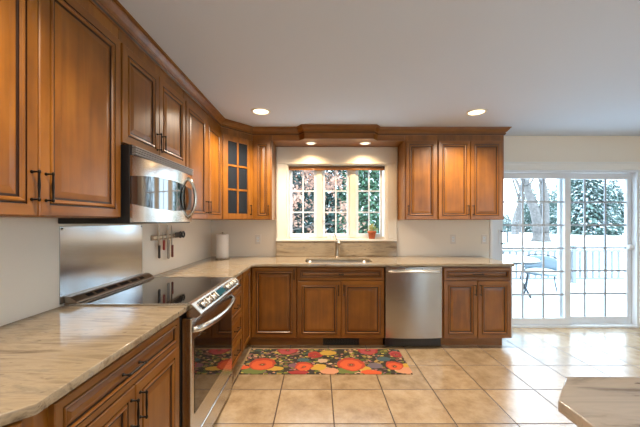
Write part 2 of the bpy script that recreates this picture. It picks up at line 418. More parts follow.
# sliding glass door
tr = MB()
tr.box(2.205, SX0, YB-.016, YB, 0, 2.03); tr.box(SX1, SX1+.10, YB-.016, YB, 0, 2.03); tr.box(2.205, SX1+.10, YB-.02, YB, 2.03, 2.10)
tr.box(2.195, SX1+.11, YB-.03, YB, 2.10, 2.13)
struct(tr.build('trim_3', white_paint, bevel=.002), 'white casing around the sliding glass door', 'door casing')
dr = bpy.data.objects.new('door_1', None); C.objects.link(dr); dr.location = (3.2, YB+.08, 0); struct(dr, 'white sliding glass patio door with a grid of panes', 'sliding door')
f = MB(); f.box(SX0, SX0+.02, YB, YB+.16, 0, SZ1); f.box(SX1-.02, SX1, YB, YB+.16, 0, SZ1); f.box(SX0+.02, SX1-.02, YB, YB+.16, SZ1-.025, SZ1)
f.box(SX0+.02, SX1-.02, YB-.02, YB+.16, 0, .022); f.box(SX0+.02, SX1-.02, YB+.058, YB+.064, .022, .036)
f.build('door_frame', white_vinyl, dr, .002)
def slider(x0, g0, g1, x1, y0):
    y1 = y0+.04; m_ = MB(); za, zb = .115, 1.92
    m_.box(x0, g0, y0, y1, .03, 2.0); m_.box(g1, x1, y0, y1, .03, 2.0); m_.box(g0, g1, y0, y1, .03, za); m_.box(g0, g1, y0, y1, zb, 2.0)
    p = m_.build('sliding_panel', white_vinyl, dr, .002)
    g = MB()
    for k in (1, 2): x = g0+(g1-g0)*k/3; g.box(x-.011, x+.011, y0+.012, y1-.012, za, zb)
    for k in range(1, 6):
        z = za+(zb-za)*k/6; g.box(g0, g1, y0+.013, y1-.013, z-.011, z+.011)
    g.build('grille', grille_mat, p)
    bx('pane', clear_glass, g0-.005, g1+.005, y0+.017, y0+.023, za-.005, zb+.005, parent=p)
    return p
pl = slider(2.258, 2.385, 3.19, 3.265, YB+.012)
slider(3.165, 3.238, 4.055, 4.108, YB+.070)
h = MB(); hx = 2.352; yh = YB+.012
h.box(hx-.022, hx+.022, yh-.008, yh, 1.06, 1.26, 1)
h.tube([(hx+.005, yh-.008, 1.24), (hx+.02, yh-.04, 1.24), (hx+.06, yh-.05, 1.225), (hx+.065, yh-.05, 1.16), (hx+.06, yh-.05, 1.095), (hx+.02, yh-.04, 1.08), (hx+.005, yh-.008, 1.08)], .008, 8)
h.build('door_handle', [plain('pewter', (.10, .10, .11), .35, .8), white_vinyl], pl)
t = thing('door_sensor', 'small round white sensor on the frame at the right end of the glass door', 'sensor', (4.10, YB+.05, 1.02))
MB().lathe([(0, .035), (.02, .034), (.034, .026), (.036, .004), (.036, 0), (0, 0)], (4.085, YB+.070, 1.03), (0, -1, 0), 20).build('sensor_body', ceramic, t)
MB().box(4.055, 4.112, YB+.055, YB+.070, 1.005, 1.055).build('sensor_base', ceramic, t, .004)
bb = MB(); bb.box(2.10, 2.205, YB-.014, YB, 0, .10); struct(bb.build('baseboard_back', white_paint), 'white baseboard beside the glass door', 'baseboard')
bb = MB(); bb.box(SX1+.10, XR, YB-.014, YB, 0, .10); struct(bb.build('baseboard_right', white_paint))

# ------------------------------------------------------------------ wall cabinets
UZ0, UZ1, UT = 1.387, 2.315, 2.42
FX = -1.055                                   # face of the left run
FY = 3.545                                    # face of the back run
PX, PY = Vector((1, 0, 0)), Vector((0, 1, 0)); NY = Vector((0, -1, 0))
def left_upper(label, y0, y1, doors, z0=UZ0, hz=1.50, grp=None):
    t = thing('wall_cabinet', label, 'cabinet', (XL, y0, z0))
    MB().box(XL+.003, FX, y0, y1, z0, UT).build('cabinet_body', [wood_v], t, .002)
    for a, b, side in doors:
        d = front('door', (FX, a, z0+.004), PY, PX, b-a, UZ1-z0-.004, t)
        if side: pull(d, (FX+T, (b-.026) if side > 0 else (a+.026), hz), Z, PX)
    return t
left_upper('tall double-door wood wall cabinet left of the microwave', .66, 1.580, [(.672, 1.108, 1), (1.113, 1.572, -1)])
left_upper('short double-door wood wall cabinet directly above the microwave', 1.582, 2.342, [(1.588, 1.950, 1), (1.955, 2.336, -1)], 1.785, 1.878)
left_upper('tall double-door wood wall cabinet between the microwave and the glass-door corner', 2.344, 3.229, [(2.352, 2.783, 1), (2.788, 3.210, -1)])
# diagonal corner cabinet with a glazed door
t = thing('corner_wall_cabinet', 'diagonal corner wood wall cabinet with a dark glass door of six panes', 'cabinet', (XL, YB, UZ0))
A, B_ = Vector((FX, 3.231, 0)), Vector((-.784, FY, 0))
foot = [(XL, YB), (XL, 3.231), (A.x, A.y), (B_.x, B_.y), (-.784, YB)]
m_ = MB(); m_.prism(foot, UZ0, UZ0+.02); m_.prism(foot, UZ1-.01, UT)
m_.box(XL, XL+.015, 3.231, YB, UZ0+.02, UZ1-.01); m_.box(XL+.015, -.784, YB-.015, YB, UZ0+.02, UZ1-.01)
m_.box(XL+.015, FX, 3.231, 3.246, UZ0+.02, UZ1-.01); m_.box(-.799, -.784, FY, YB-.015, UZ0+.02, UZ1-.01)
m_.build('cabinet_body', wood_v, t)
sh = MB()
for z in (1.68, 1.99): sh.prism([(XL+.015, YB-.015), (XL+.015, 3.25), (A.x-.01, A.y+.03), (B_.x-.03, B_.y+.01), (-.80, YB-.015)], z, z+.018)
sh.build('shelf', wood_x, t)
u = (B_-A).normalized(); n_ = Vector((u.y, -u.x, 0)); W = (B_-A).length
m_ = MB()
def dbox(mb, a0, a1, c0, c1, z0, z1, m=0):
    vs = [A+u*a+n_*c+Z*z for z in (z0, z1) for c in (c0, c1) for a in (a0, a1)]
    mb.add(vs, [(0, 2, 3, 1), (4, 5, 7, 6), (0, 1, 5, 4), (2, 6, 7, 3), (0, 4, 6, 2), (1, 3, 7, 5)], m)
d0, d1, zb, zt = .018, W-.018, UZ0+.006, UZ1
dbox(m_, d0, d0+.062, 0, .02, zb, zt); dbox(m_, d1-.062, d1, 0, .02, zb, zt); dbox(m_, d0+.062, d1-.062, 0, .02, zb, zb+.062); dbox(m_, d0+.062, d1-.062, 0, .02, zt-.062, zt)
dbox(m_, 0, d0-.001, -.012, .012, UZ0+.02, zt); dbox(m_, d1+.001, W, -.012, .012, UZ0+.02, zt)
d = m_.build('door', [wood_v, wood_x, glaze], t, .003)
g0, g1, gz0, gz1 = d0+.062, d1-.062, zb+.062, zt-.062
m_ = MB(); c = (g0+g1)/2; dbox(m_, c-.011, c+.011, .004, .018, gz0, gz1)
for k in (1, 2):
    z = gz0+(gz1-gz0)*k/3; dbox(m_, g0, c-.011, .004, .018, z-.011, z+.011); dbox(m_, c+.011, g1, .004, .018, z-.011, z+.011)
m_.build('muntins', wood_v, d, .002)
m_ = MB(); dbox(m_, g0-.004, g1+.004, .006, .010, gz0-.004, gz1+.004); o = m_.build('glass_pane', dark_pane, d); o['label'] = 'dark smoked glass'
pull(d, A+u*(d1-.024)+n_*.02+Z*1.50, Z, n_)
# back run
def back_upper(label, x0, x1, doors):
    t = thing('wall_cabinet', label, 'cabinet', (x0, YB, UZ0))
    MB().box(x0, x1, FY, YB-.003, UZ0, UT).build('cabinet_body', [wood_v], t, .002)
    for a, b, side in doors:
        d = front('door', (a, FY, UZ0+.004), PX, NY, b-a, UZ1-UZ0-.004, t)
        pull(d, ((b-.026) if side > 0 else (a+.026), FY-T, 1.50), Z, NY)
back_upper('narrow single-door wood wall cabinet between the glass-door corner and the window', -.782, -.550, [(-.758, -.562, 1)])
back_upper('single-door wood wall cabinet just right of the kitchen window', 1.020, 1.406, [(1.027, 1.392, -1)])
back_upper('double-door wood wall cabinet at the end of the run beside the glass door', 1.408, 2.190, [(1.412, 1.782, 1), (1.790, 2.164, -1)])

# valance board over the window with a bumped-out middle
t = thing('window_valance', 'wood soffit box bridging the cabinets above the kitchen window', 'valance', (.235, FY, 2.32))
m_ = MB(); m_.prism([(-.548, YB-.023), (-.548, FY), (-.225, FY), (-.165, 3.46), (.635, 3.46), (.695, FY), (1.018, FY), (1.018, YB-.023)], 2.322, 2.42)
m_.build('valance_board', wood_x, t, .002)
# crown
def sweep(path, prof, m=0):
    mb = MB(); P = [Vector((*p, 0)) for p in path]; k = len(P); npr = len(prof); vs = []
    for i, p in enumerate(P):
        d1 = (P[i]-P[i-1]).normalized() if i else (P[1]-P[0]).normalized()
        d2 = (P[i+1]-P[i]).normalized() if i < k-1 else d1
        n1 = Vector((d1.y, -d1.x, 0)); n2 = Vector((d2.y, -d2.x, 0)); b = (n1+n2).normalized(); s = 1/max(.3, b.dot(n1))
        for o_, z in prof: vs.append(p+b*s*o_+Z*z)
    fs = []; ms = []
    for i in range(k-1):
        for j in range(npr-1):
            fs.append((i*npr+j, (i+1)*npr+j, (i+1)*npr+j+1, i*npr+j+1))
    mb.add(vs, fs, m)
    mb.add(vs[:npr], [tuple(range(npr))], m); mb.add(vs[-npr:], [tuple(range(npr-1, -1, -1))], m)
    return mb
path = [(FX, .60), (FX, 3.231), (-.784, FY), (-.225, FY), (-.165, 3.46), (.635, 3.46), (.695, FY), (2.190, FY), (2.190, YB-.002)]
prof = [(-.01, 2.385), (.008, 2.385), (.010, 2.390), (.010, 2.396), (.015, 2.398), (.018, 2.404), (.014, 2.409), (.014, 2.414), (.026, 2.424), (.038, 2.440), (.045, 2.448), (.046, 2.456), (.055, 2.458), (.057, 2.469), (-.01, 2.469)]
cr = sweep(path, prof).build('crown_molding', wood_x); tag(cr, 'stepped wood crown molding running along the tops of the wall cabinets', 'molding')
gl = sweep(path, [(.0102, 2.3895), (.0108, 2.3895), (.0155, 2.3975), (.0145, 2.3985)]).build('glaze_line', glaze, cr)

# ------------------------------------------------------------------ base cabinets
BX, BY, KX, KY = -.747, 3.245, -.822, 3.319
BZ0, BZ1 = .112, .884
def drawer_pull(d, pos, axis, n, L=.10): return pull(d, pos, axis, n, L)
# near left run, end clipped at 45 degrees
t = thing('base_cabinet', 'wood base cabinet with one drawer over two doors, nearest the camera', 'cabinet', (XL, 1.0, 0))
MB().prism([(XL+.012, .56), (-.972, .56), (BX, .785), (BX, 1.614), (XL+.012, 1.614)], BZ0, BZ1).build('cabinet_body', [wood_v], t, .002)
MB().prism([(XL+.012, .60), (-1.0, .60), (KX, .78), (KX, 1.614), (XL+.012, 1.614)], 0, BZ0).build('toe_kick', wood_y, t)
d = front('drawer', (BX, .828, .728), PY, PX, .735, .138, t, .6); drawer_pull(d, (BX+T, 1.165, .80), PY, PX)
for a, b, s in ((.828, 1.190, 1), (1.195, 1.563, -1)):
    d = front('door', (BX, a, BZ0+.004), PY, PX, b-a, .606, t); pull(d, (BX+T, b-.026 if s > 0 else a+.026, .625), Z, PX)
uu = Vector((.7071, .7071, 0)); nn = Vector((.7071, -.7071, 0))
d = front('end_panel', Vector((-.972, .56, BZ0+.004))+uu*.02, uu, nn, .278, .75, t)
# drawer stack beyond the range
t = thing('base_cabinet', 'wood base cabinet of four drawers just beyond the range', 'cabinet', (XL, 2.63, 0))
MB().box(XL+.012, BX, 2.408, 2.868, BZ0, BZ1).build('cabinet_body', [wood_v], t, .002)
bx('toe_kick', wood_y, XL+.012, KX, 2.408, 2.868, 0, BZ0, parent=t)
for z, h in ((.116, .196), (.318, .196), (.520, .196), (.722, .146)):
    d = front('drawer', (BX, 2.418, z), PY, PX, .44, h, t, .6); pull(d, (BX+T, 2.64, z+h/2), PY, PX)
# corner
t = thing('base_cabinet', 'wood corner base cabinet with a plain full-height door beside the sink cabinet', 'cabinet', (XL, YB, 0))
MB().prism([(XL+.012, YB-.012), (XL+.012, 2.870), (BX, 2.870), (BX, BY), (-.237, BY), (-.237, YB-.012)], BZ0, BZ1).build('cabinet_body', [wood_v], t, .002)
MB().prism([(XL+.012, YB-.012), (XL+.012, 2.870), (KX, 2.870), (KX, KY), (-.237, KY), (-.237, YB-.012)], 0, BZ0).build('toe_kick', wood_x, t)
front('door', (BX, 2.885, BZ0+.004), PY, PX, .335, .756, t, .8)
d = front('door', (-.715, BY, BZ0+.004), PX, NY, .476, .756, t); pull(d, (-.262, BY-T, .80), Z, NY)
# sink cabinet (open box under the sink)
t = thing('base_cabinet', 'wood sink base cabinet under the window with two doors and a false drawer', 'cabinet', (.236, YB, 0))
m_ = MB(); m_.box(-.235, -.217, BY, YB-.012, BZ0, BZ1); m_.box(.694, .712, BY, YB-.012, BZ0, BZ1); m_.box(-.217, .694, BY, YB-.012, BZ0, BZ0+.018)
m_.box(-.217, .694, YB-.024, YB-.012, BZ0+.018, BZ1); m_.box(-.217, .694, BY, BY+.02, .84, BZ1); m_.box(-.217, .694, BY, BY+.02, .69, .74); m_.box(.22, .265, BY, BY+.02, BZ0+.018, .69)
m_.build('cabinet_body', [wood_v], t, .002)
bx('toe_kick', wood_x, -.237, .712, KY, YB-.012, 0, BZ0, parent=t)
d = front('drawer', (-.224, BY, .732), PX, NY, .931, .136, t, .7); pull(d, (.243, BY-T, .80), PX, NY, .04)
for a, b, s in ((-.224, .241, 1), (.246, .707, -1)):
    d = front('door', (a, BY, BZ0), PX, NY, b-a, .614, t); pull(d, (b-.026 if s > 0 else a+.026, BY-T, .63), Z, NY)
# right of the dishwasher
t = thing('base_cabinet', 'wood base cabinet with one drawer over two doors right of the dishwasher', 'cabinet', (1.7, YB, 0))
MB().box(1.330, 2.080, BY, YB-.02, BZ0, BZ1).build('cabinet_body', [wood_v], t, .002)
bx('toe_kick', wood_x, 1.330, 2.03, KY, YB-.012, 0, BZ0, parent=t)
d = front('drawer', (1.349, BY, .732), PX, NY, .724, .136, t, .7); pull(d, (1.712, BY-T, .80), PX, NY)
for a, b, s in ((1.349, 1.709, 1), (1.714, 2.073, -1)):
    d = front('door', (a, BY, BZ0), PX, NY, b-a, .614, t); pull(d, (b-.026 if s > 0 else a+.026, BY-T, .63), Z, NY)
m_ = MB(); m_.box(2.081, 2.102, BY+.006, YB-.02, BZ0-.005, BZ1); o = m_.build('side_panel', white_vinyl, t, .002); o['label'] = 'pale painted side panel'
# register in the toe kick
t = thing('floor_register', 'black vent register in the toe kick under the sink cabinet', 'vent', (.25, KY, 0))
bx('register_frame', black_plastic, .05, .448, KY-.012, KY-.0005, .006, .078, parent=t)
m_ = MB()
for k in range(22): m_.box(.062+.017*k, .070+.017*k, KY-.016, KY-.012, .014, .070)
m_.build('louvers', black_plastic, t)

# ------------------------------------------------------------------ worktops
def slab(name, poly, m, holes=(), z0=.885, z1=.915, bev=.003):
    cu = bpy.data.curves.new(name, 'CURVE'); cu.dimensions = '2D'; cu.fill_mode = 'BOTH'
    cu.extrude = (z1-z0)/2-bev; cu.bevel_depth = bev; cu.bevel_resolution = 2; cu.offset = -bev
    for pts in (poly, *holes):
        s = cu.splines.new('POLY'); s.points.add(len(pts)-1)
        for p, (x, y) in zip(s.points, pts): p.co = (x, y, 0, 1)
        s.use_cyclic_u = True
    tmp = bpy.data.objects.new('tmp', cu); C.objects.link(tmp)
    bpy.context.view_layer.update()
    me = bpy.data.meshes.new_from_object(tmp.evaluated_get(bpy.context.evaluated_depsgraph_get()))
    bpy.data.objects.remove(tmp)
    me.name = name; me.materials.clear(); me.materials.append(m)
    o = bpy.data.objects.new(name, me); C.objects.link(o); o.location = (0, 0, (z0+z1)/2)
    return o
def rrect(x0, x1, y0, y1, r, n=6):
    out = []
    for cx, cy, a in ((x1-r, y1-r, 0), (x0+r, y1-r, 90), (x0+r, y0+r, 180), (x1-r, y0+r, 270)):
        for k in range(n+1): q = R(a+90*k/n); out.append((cx+r*math.cos(q), cy+r*math.sin(q)))
    return out
tag(slab('countertop', [(XL+.002, .502), (-.957, .502), (-.707, .752), (-.707, 1.617), (XL+.002, 1.617)], granite_top), 'polished beige granite countertop with a clipped corner left of the range', 'countertop')
HX0, HX1, HY0, HY1 = -.15, .61, 3.295, 3.715
tag(slab('countertop', [(XL+.002, 2.408), (-.707, 2.408), (-.707, 3.175), (-.677, 3.205), (2.092, 3.205), (2.104, 3.217), (2.104, YB-.001), (XL+.002, YB-.001)], granite_top, [rrect(HX0, HX1, HY0, HY1, .09)[::-1]]),
    'L-shaped polished beige granite countertop around the corner with the sink', 'countertop')
tag(bx('backsplash_slab', granite_top, -.545, 1.007, YB-.024, YB-.001, .916, 1.113, bevel=.003), 'low brown-veined granite backsplash under the kitchen window', 'backsplash')
# island
tag(slab('countertop', [(.612, -.55), (.612, .766), (.728, .882), (1.9, .882), (1.9, -.55)], granite_diag), 'beige granite island top, tinted for cool sky light, with a clipped corner in the foreground', 'countertop')
t = thing('kitchen_island', 'reddish wood island base under the clipped granite top in the foreground', 'island', (1.2, .2, 0))
MB().prism([(.655, -.5), (.655, .745), (.745, .835), (1.85, .835), (1.85, -.5)], .10, .884).build('island_body', wood_v, t, .003)
MB().prism([(.70, -.45), (.70, .70), (.77, .77), (1.80, .77), (1.80, -.45)], 0, .10).build('toe_kick', wood_x, t)
for a, b in ((.78, 1.30), (1.31, 1.83)):
    d = front('door', (b, .835, .12), (-1, 0, 0), PY, b-a, .74, t); pull(d, (a+.03 if a > 1 else b-.03, .855, .7), Z, PY)

# ------------------------------------------------------------------ sink and faucet
t = thing('sink', 'undermount stainless steel sink set in the countertop below the window', 'sink', (.22, 3.5, .70))
m_ = MB(); lv = [(-.03, .8842), (-.004, .8842), (0, .880), (.006, .74), (.03, .708), (.09, .700)]
k0 = None
for ins, z in lv:
    pts = rrect(HX0+ins, HX1-ins, HY0+ins, HY1-ins, max(.09-ins*.3, .03)); b = len(m_.v); m_.v += [(x, y, z) for x, y in pts]; N = len(pts)
    if k0 is not None:
        for j in range(N): m_.f.append([k0+j, k0+(j+1) % N, b+(j+1) % N, b+j][::-1]); m_.m.append(0); m_.s.append(True)
    k0 = b
m_.f.append([k0+j for j in range(N)]); m_.m.append(0); m_.s.append(True)
o = m_.build('basin', steel_x, t); sd = o.modifiers.new('thickness', 'SOLIDIFY'); sd.thickness = .0015; sd.offset = 1
MB().lathe([(.0, .002), (.03, .002), (.042, .005), (.045, .001)], (.22, 3.5, .7005), n=20).build('drain', chrome, t)
fx, fy = .232, 3.775
nickel = plain('aged_nickel', (.42, .34, .25), .3, 1)
t = thing('faucet', 'brushed nickel single-lever faucet behind the sink', 'faucet', (fx, fy, .915))
MB().lathe([(.0, 0), (.030, 0), (.030, .006), (.024, .012), (.0215, .02), (.0205, .15), (.023, .165), (.024, .19), (.021, .212), (.010, .220), (0, .221)], (fx, fy, .915), n=20).build('faucet_body', nickel, t)
m_ = MB(); m_.tube([(fx, fy, 1.10), (fx+.004, fy-.05, 1.120), (fx+.008, fy-.12, 1.126), (fx+.012, fy-.185, 1.112), (fx+.014, fy-.20, 1.09)], [.018, .016, .016, .017, .016], 12); m_.build('spout', nickel, t)
m_ = MB(); m_.tube([(fx, fy, 1.128), (fx-.006, fy+.008, 1.150), (fx-.014, fy+.012, 1.175), (fx-.022, fy+.012, 1.196), (fx-.032, fy+.01, 1.208)], [.010, .007, .006, .006, .005], 8); m_.build('lever', nickel, t)

# ------------------------------------------------------------------ range
Y0, Y1 = 1.624, 2.402
t = thing('electric_range', 'stainless slide-in electric range with a black glass cooktop', 'range', (-1.0, (Y0+Y1)/2, 0))
MB().box(XL+.012, BX, Y0, Y1, .03, .900).build('range_body', black_plastic, t, .003)
m_ = MB(); m_.box(-1.345, -.715, Y0-.002, Y1+.002, .9155, .922); m_.build('cooktop', black_glass, t, .002)
m_ = MB(); m_.box(XL+.012, -.71, Y0-.006, Y0+.012, .9155, .9235); m_.box(XL+.012, -.71, Y1-.012, Y1+.006, .9155, .9235); m_.box(XL+.012, -.715, Y0+.004, Y1-.004, .9005, .9150); m_.build('cooktop_trim', steel_y, t)
bn = MB(); prof_ = [(XL+.006, .924), (-1.312, .924), (-1.312, .932), (-1.352, .958), (XL+.006, .960)]
bn.extrude(prof_, lambda a, b, y: (a, y, b), Y0+.004, Y1-.004); v_ = bn.build('rear_vent', plain('dark_bronze_metal', (.36, .27, .19), .32, .85), t, .002)
m_ = MB(); nn = Vector((.026, 0, .040)).normalized(); e = Vector((.040, 0, -.026)).normalized()
for k, (a, b) in enumerate(((.10, .15), (.17, .24), (.27, .36), (.39, .48), (.51, .58), (.61, .66))):
    c0 = Vector((-1.332, 0, .945))+nn*.0012
    vs = [c0+e*s*.010+Vector((0, Y0+y, 0))+nn*q for q in (-.004, .0) for s in (-1.2, 1.2) for y in (a, b)]
    m_.add(vs, [(0, 2, 3, 1), (4, 5, 7, 6), (0, 1, 5, 4), (2, 6, 7, 3), (0, 4, 6, 2), (1, 3, 7, 5)])
m_.build('vent_slots', black_plastic, v_)
cp = MB(); cp.extrude([(-.715, .848), (-.652, .848), (-.636, .862), (-.634, .870), (-.686, .9225), (-.700, .9255), (-.715, .9255)], lambda a, b, y: (a, y, b), Y0, Y1)
cpo = cp.build('control_panel', steel_y, t, .003)
e = Vector((.052, 0, -.0525)).normalized(); nn = Vector((.0525, 0, .052)).normalized(); c0 = Vector((-.660, 0, .8963))
def onpanel(mb, y0, y1, s0, s1, q0, q1, m=0):
    vs = [c0+e*s+nn*q+Vector((0, y, 0)) for q in (q0, q1) for s in (s0, s1) for y in (y0, y1)]
    mb.add(vs, [(0, 2, 3, 1), (4, 5, 7, 6), (0, 1, 5, 4), (2, 6, 7, 3), (0, 4, 6, 2), (1, 3, 7, 5)], m)
m_ = MB(); onpanel(m_, Y0+.05, Y1-.05, -.027, .027, -.002, .0012); m_.build('panel_glass', black_glass, cpo)
m_ = MB(); onpanel(m_, 1.93, 2.10, -.02, .018, .001, .0022); o = m_.build('display', display_mat, cpo); o['label'] = 'lit teal display'
for y in (1.72, 1.80, 1.875, 2.175, 2.25, 2.325):
    k_ = MB(); q = c0+Vector((0, y, 0)); k_.lathe([(.024, .001), (.024, .006), (.020, .008), (.019, .022), (.016, .025), (0, .025)], q, nn, 18)
    vs0 = [q+e*s+nn*qq+Vector((0, yy, 0)) for qq in (.012, .034) for s in (-.022, .022) for yy in (-.005, .005)]
    k_.add(vs0, [(0, 2, 3, 1), (4, 5, 7, 6), (0, 1, 5, 4), (2, 6, 7, 3), (0, 4, 6, 2), (1, 3, 7, 5)])
    k_.build('knob', chrome, cpo)
m_ = MB(); m_.box(BX+.002, -.690, Y0+.006, Y1-.006, .166, .842); od = m_.build('oven_door', steel_y, t, .006)
bx('oven_window', black_glass, -.6905, -.6875, Y0+.045, Y1-.035, .30, .715, parent=od, bevel=.001)
hp = []; hr = []
for k in range(17):
    s = k/16; y = Y0+.02+(Y1-Y0-.04)*s; q = math.sin(math.pi*min(1, max(0, s)))**.55
    hp.append((-.688+.068*q, y, .775-.010*q)); hr.append(.019 if 0 < k < 16 else .015)
MB().tube(hp, hr, 10, flat=.75).build('oven_handle', steel_y, od)
m_ = MB(); m_.box(BX+.002, -.690, Y0+.006, Y1-.006, .028, .156); m_.build('storage_drawer', steel_y, t, .005)
for ya in (Y0+.03, Y1-.07): bx('foot', black_plastic, -1.30, -.80, ya, ya+.04, 0, .03, parent=t)
sp = thing('backsplash_panel', 'brushed stainless steel sheet on the wall behind the range', 'backsplash', (XL, 2.0, .93))
bx('steel_sheet', steel_sheet, XL+.0005, XL+.004, 1.602, 2.355, .925, 1.343, parent=sp, bevel=.001)
for y in (1.615, 2.342): MB().lathe([(.006, 0), (.005, .002), (0, .003)], (XL+.004, y, 1.33), PX, 10).build('screw', black_metal, sp)

# ------------------------------------------------------------------ microwave
M0, M1 = 1.590, 2.336
t = thing('microwave', 'stainless over-the-range microwave with a bowed door', 'microwave', (-1.2, 1.96, 1.355))
MB().box(XL+.002, -1.000, M0, M1, 1.357, 1.778).build('microwave_body', black_plastic, t, .004)
def mx(s): return -.986+.020*(1-(2*s-1)**2)
def strip(name, zlo, zhi, s0, s1, m, par, off=0, N=28, K=5):
    mb = MB(); vs = []
    for i in range(N+1):
        s = s0+(s1-s0)*i/N
        for k in range(K):
            q = k/(K-1); z = zlo(s)+(zhi(s)-zlo(s))*q; vs.append((mx(s)+off, M0+(M1-M0)*s, z))
    nb = len(vs)
    for i in range(N+1):
        s = s0+(s1-s0)*i/N
        for k in range(K):
            q = k/(K-1); z = zlo(s)+(zhi(s)-zlo(s))*q; vs.append((-1.0+.0005, M0+(M1-M0)*s, z))
    fs = []
    for i in range(N):
        for k in range(K-1):
            a = i*K+k; fs.append((a, a+K, a+K+1, a+1)); fs.append((nb+a, nb+a+1, nb+a+K+1, nb+a+K))
        a = i*K; fs.append((a, nb+a, nb+a+K, a+K)); a = i*K+K-1; fs.append((a, a+K, nb+a+K, nb+a))
    for i in (0, N):
        for k in range(K-1):
            a = i*K+k; fs.append((a, a+1, nb+a+1, nb+a) if i == 0 else (a, nb+a, nb+a+1, a+1))
    mb.add(vs, fs, 0, True)
    o = mb.build(name, m, par)
    o.data.set_sharp_from_angle(angle=R(35))
    return o
arc = lambda s: (1-(2*s-1)**2)
wt = lambda s: 1.612+.028*arc(min(1, s*1.02)); wb = lambda s: 1.462-.022*arc(s)
top_b = strip('door_band', wt, lambda s: 1.722, 0, 1, steel_bright, t)
strip('door_band', lambda s: 1.366, wb, 0, 1, steel_bright, t)
strip('door_window', lambda s: wb(s)+.0005, lambda s: wt(s)-.0005, 0.0, .70, tinted_glass, t, -.004)
cpn = strip('control_panel', lambda s: wb(s)+.0005, lambda s: wt(s)-.0005, .702, 1, black_plastic, t, -.003)
m_ = MB(); cy, cz = M0+.80*(M1-M0), 1.540; pts = []
vs = [(mx(.80)+.004, cy, cz)]
for j in range(28):
    q = 2*math.pi*j/28; yy = cy+.072*math.cos(q); vs.append((mx((yy-M0)/(M1-M0))+.003, yy, cz+.088*math.sin(q)))
vs += [(x-.006, y, z) for x, y, z in vs[1:]]
m_.add(vs, [(0, 1+j, 1+(j+1) % 28) for j in range(28)] + [(1+j, 29+j, 29+(j+1) % 28, 1+(j+1) % 28) for j in range(28)])
o = m_.build('keypad', black_glass, cpn)
hp = []
for k in range(13):
    s = k/12; q = math.sin(math.pi*s)**.6; hp.append((mx(.86)-.004+.052*q, M0+.885*(M1-M0)+.012*q, 1.395+.30*s))
MB().tube(hp, .012, 10).build('door_handle', chrome, t)
v_ = bx('top_vent', black_plastic, -1.0, -.990, M0+.003, M1-.003, 1.724, 1.778, parent=t)
m_ = MB()
for k in range(4): m_.extrude([(-.990, 1.727+.0125*k), (-.970, 1.728+.0125*k), (-.970, 1.7335+.0125*k), (-.990, 1.7345+.0125*k)], lambda a, b, y: (a, y, b), M0+.003, M1-.003)
m_.build('vent_slats', plain('grey_vent_metal', (.34, .32, .30), .35, .6), v_)

# ------------------------------------------------------------------ dishwasher
t = thing('dishwasher', 'stainless steel dishwasher built in between the sink cabinet and the end cabinet', 'dishwasher', (1.02, YB, 0))
DX0, DX1 = .716, 1.326
bx('dishwasher_body', black_plastic, DX0+.004, DX1-.004, BY, YB-.02, .02, .878, parent=t)
m_ = MB(); N = 20; top = []
pl_ = [(DX0+.003, BY)] + [(DX0+.003+(DX1-DX0-.006)*i/N, BY-.028-.014*(1-(2*i/N-1)**2)) for i in range(N+1)] + [(DX1-.003, BY)]
m_.prism(pl_, .115, .880); dd = m_.build('door', steel_z, t, .003)
hp = [(.745, 3.212, .828), (.750, 3.192, .829)] + [(.76+.525*i/8, 3.180-.012*(1-(i/4-1)**2), .829+.007*(1-(i/4-1)**2)) for i in range(9)] + [(1.294, 3.192, .829), (1.299, 3.212, .828)]
MB().tube(hp, .011, 10).build('door_handle', chrome, dd)
m_ = MB(); m_.box(.93, 1.12, 3.200, 3.2035, .850, .870); m_.build('control_strip', plain('grey_steel', (.35, .35, .34), .3, 1), dd)
bx('toe_kick', black_plastic, DX0+.004, DX1-.004, KY-.03, BY+.2, .004, .110, parent=t)

# ------------------------------------------------------------------ ceiling and soffit lights
def can(name, label, x, y, z, r, watts, cat='light', grp=None, spot=150, lens=lamp_lens, col=WARM):
    t = thing(name, label, cat, (x, y, z), grp)
    MB().lathe([(r+.022, 0), (r+.020, -.006), (r+.004, -.009), (r, -.004), (r*.97, .0)], (x, y, z), n=32).build('trim_ring', white_paint, t)
    MB().lathe([(r*.985, -.0035), (r*.6, -.0065), (0, -.0075)], (x, y, z), n=32).build('lens', lens, t)
    L = bpy.data.lights.new('bulb', 'SPOT'); L.energy = watts; L.color = col; L.spot_size = R(spot); L.spot_blend = .7; L.shadow_soft_size = r*.7
    lo = bpy.data.objects.new('bulb', L); C.objects.link(lo); lo.parent = t; lo.location = (0, 0, -.03)
    return t
can('recessed_light', 'recessed ceiling light left of the window, toward the corner cabinet', -.575, 3.00, ZC, .075, CAN_W)
can('recessed_light', 'recessed ceiling light in front of the right-hand wall cabinets', 1.59, 3.02, ZC, .075, CAN_W)
for i, (x, y) in enumerate(((-.40, .75), (.1, -1.3), (2.5, -1.6), (4.0, -1.0))):  # extra cans outside the view, added for ambient fill
    can('recessed_light', 'unseen recessed ceiling light added as fill over the near part of the room', x, y, ZC, .075, CAN_W*.7, grp='added fill lights out of view')
can('soffit_light', 'small round puck light in the valance above the left half of the window', -.092, 3.655, 2.3215, .045, SOFFIT_W, spot=140, col=(1, .70, .40))
can('soffit_light', 'small round puck light in the valance above the right half of the window', .570, 3.655, 2.3215, .045, SOFFIT_W, spot=140, col=(1, .70, .40))

# ------------------------------------------------------------------ small things
t = thing('roller_blind', 'rolled-up brown roller shade across the top of the kitchen window', 'shade', (.236, YB+.03, 2.06))
m_ = MB(); m_.tube([(-.384, YB+.034, 2.064), (.856, YB+.034, 2.064)], .020, 14); m_.build('shade_roll', plain('brown_shade', (.20, .10, .045), .8), t)
m_ = MB(); m_.box(-.384, .856, YB+.012, YB+.024, 2.030, 2.050); m_.build('hem_bar', wood_x, t, .003)

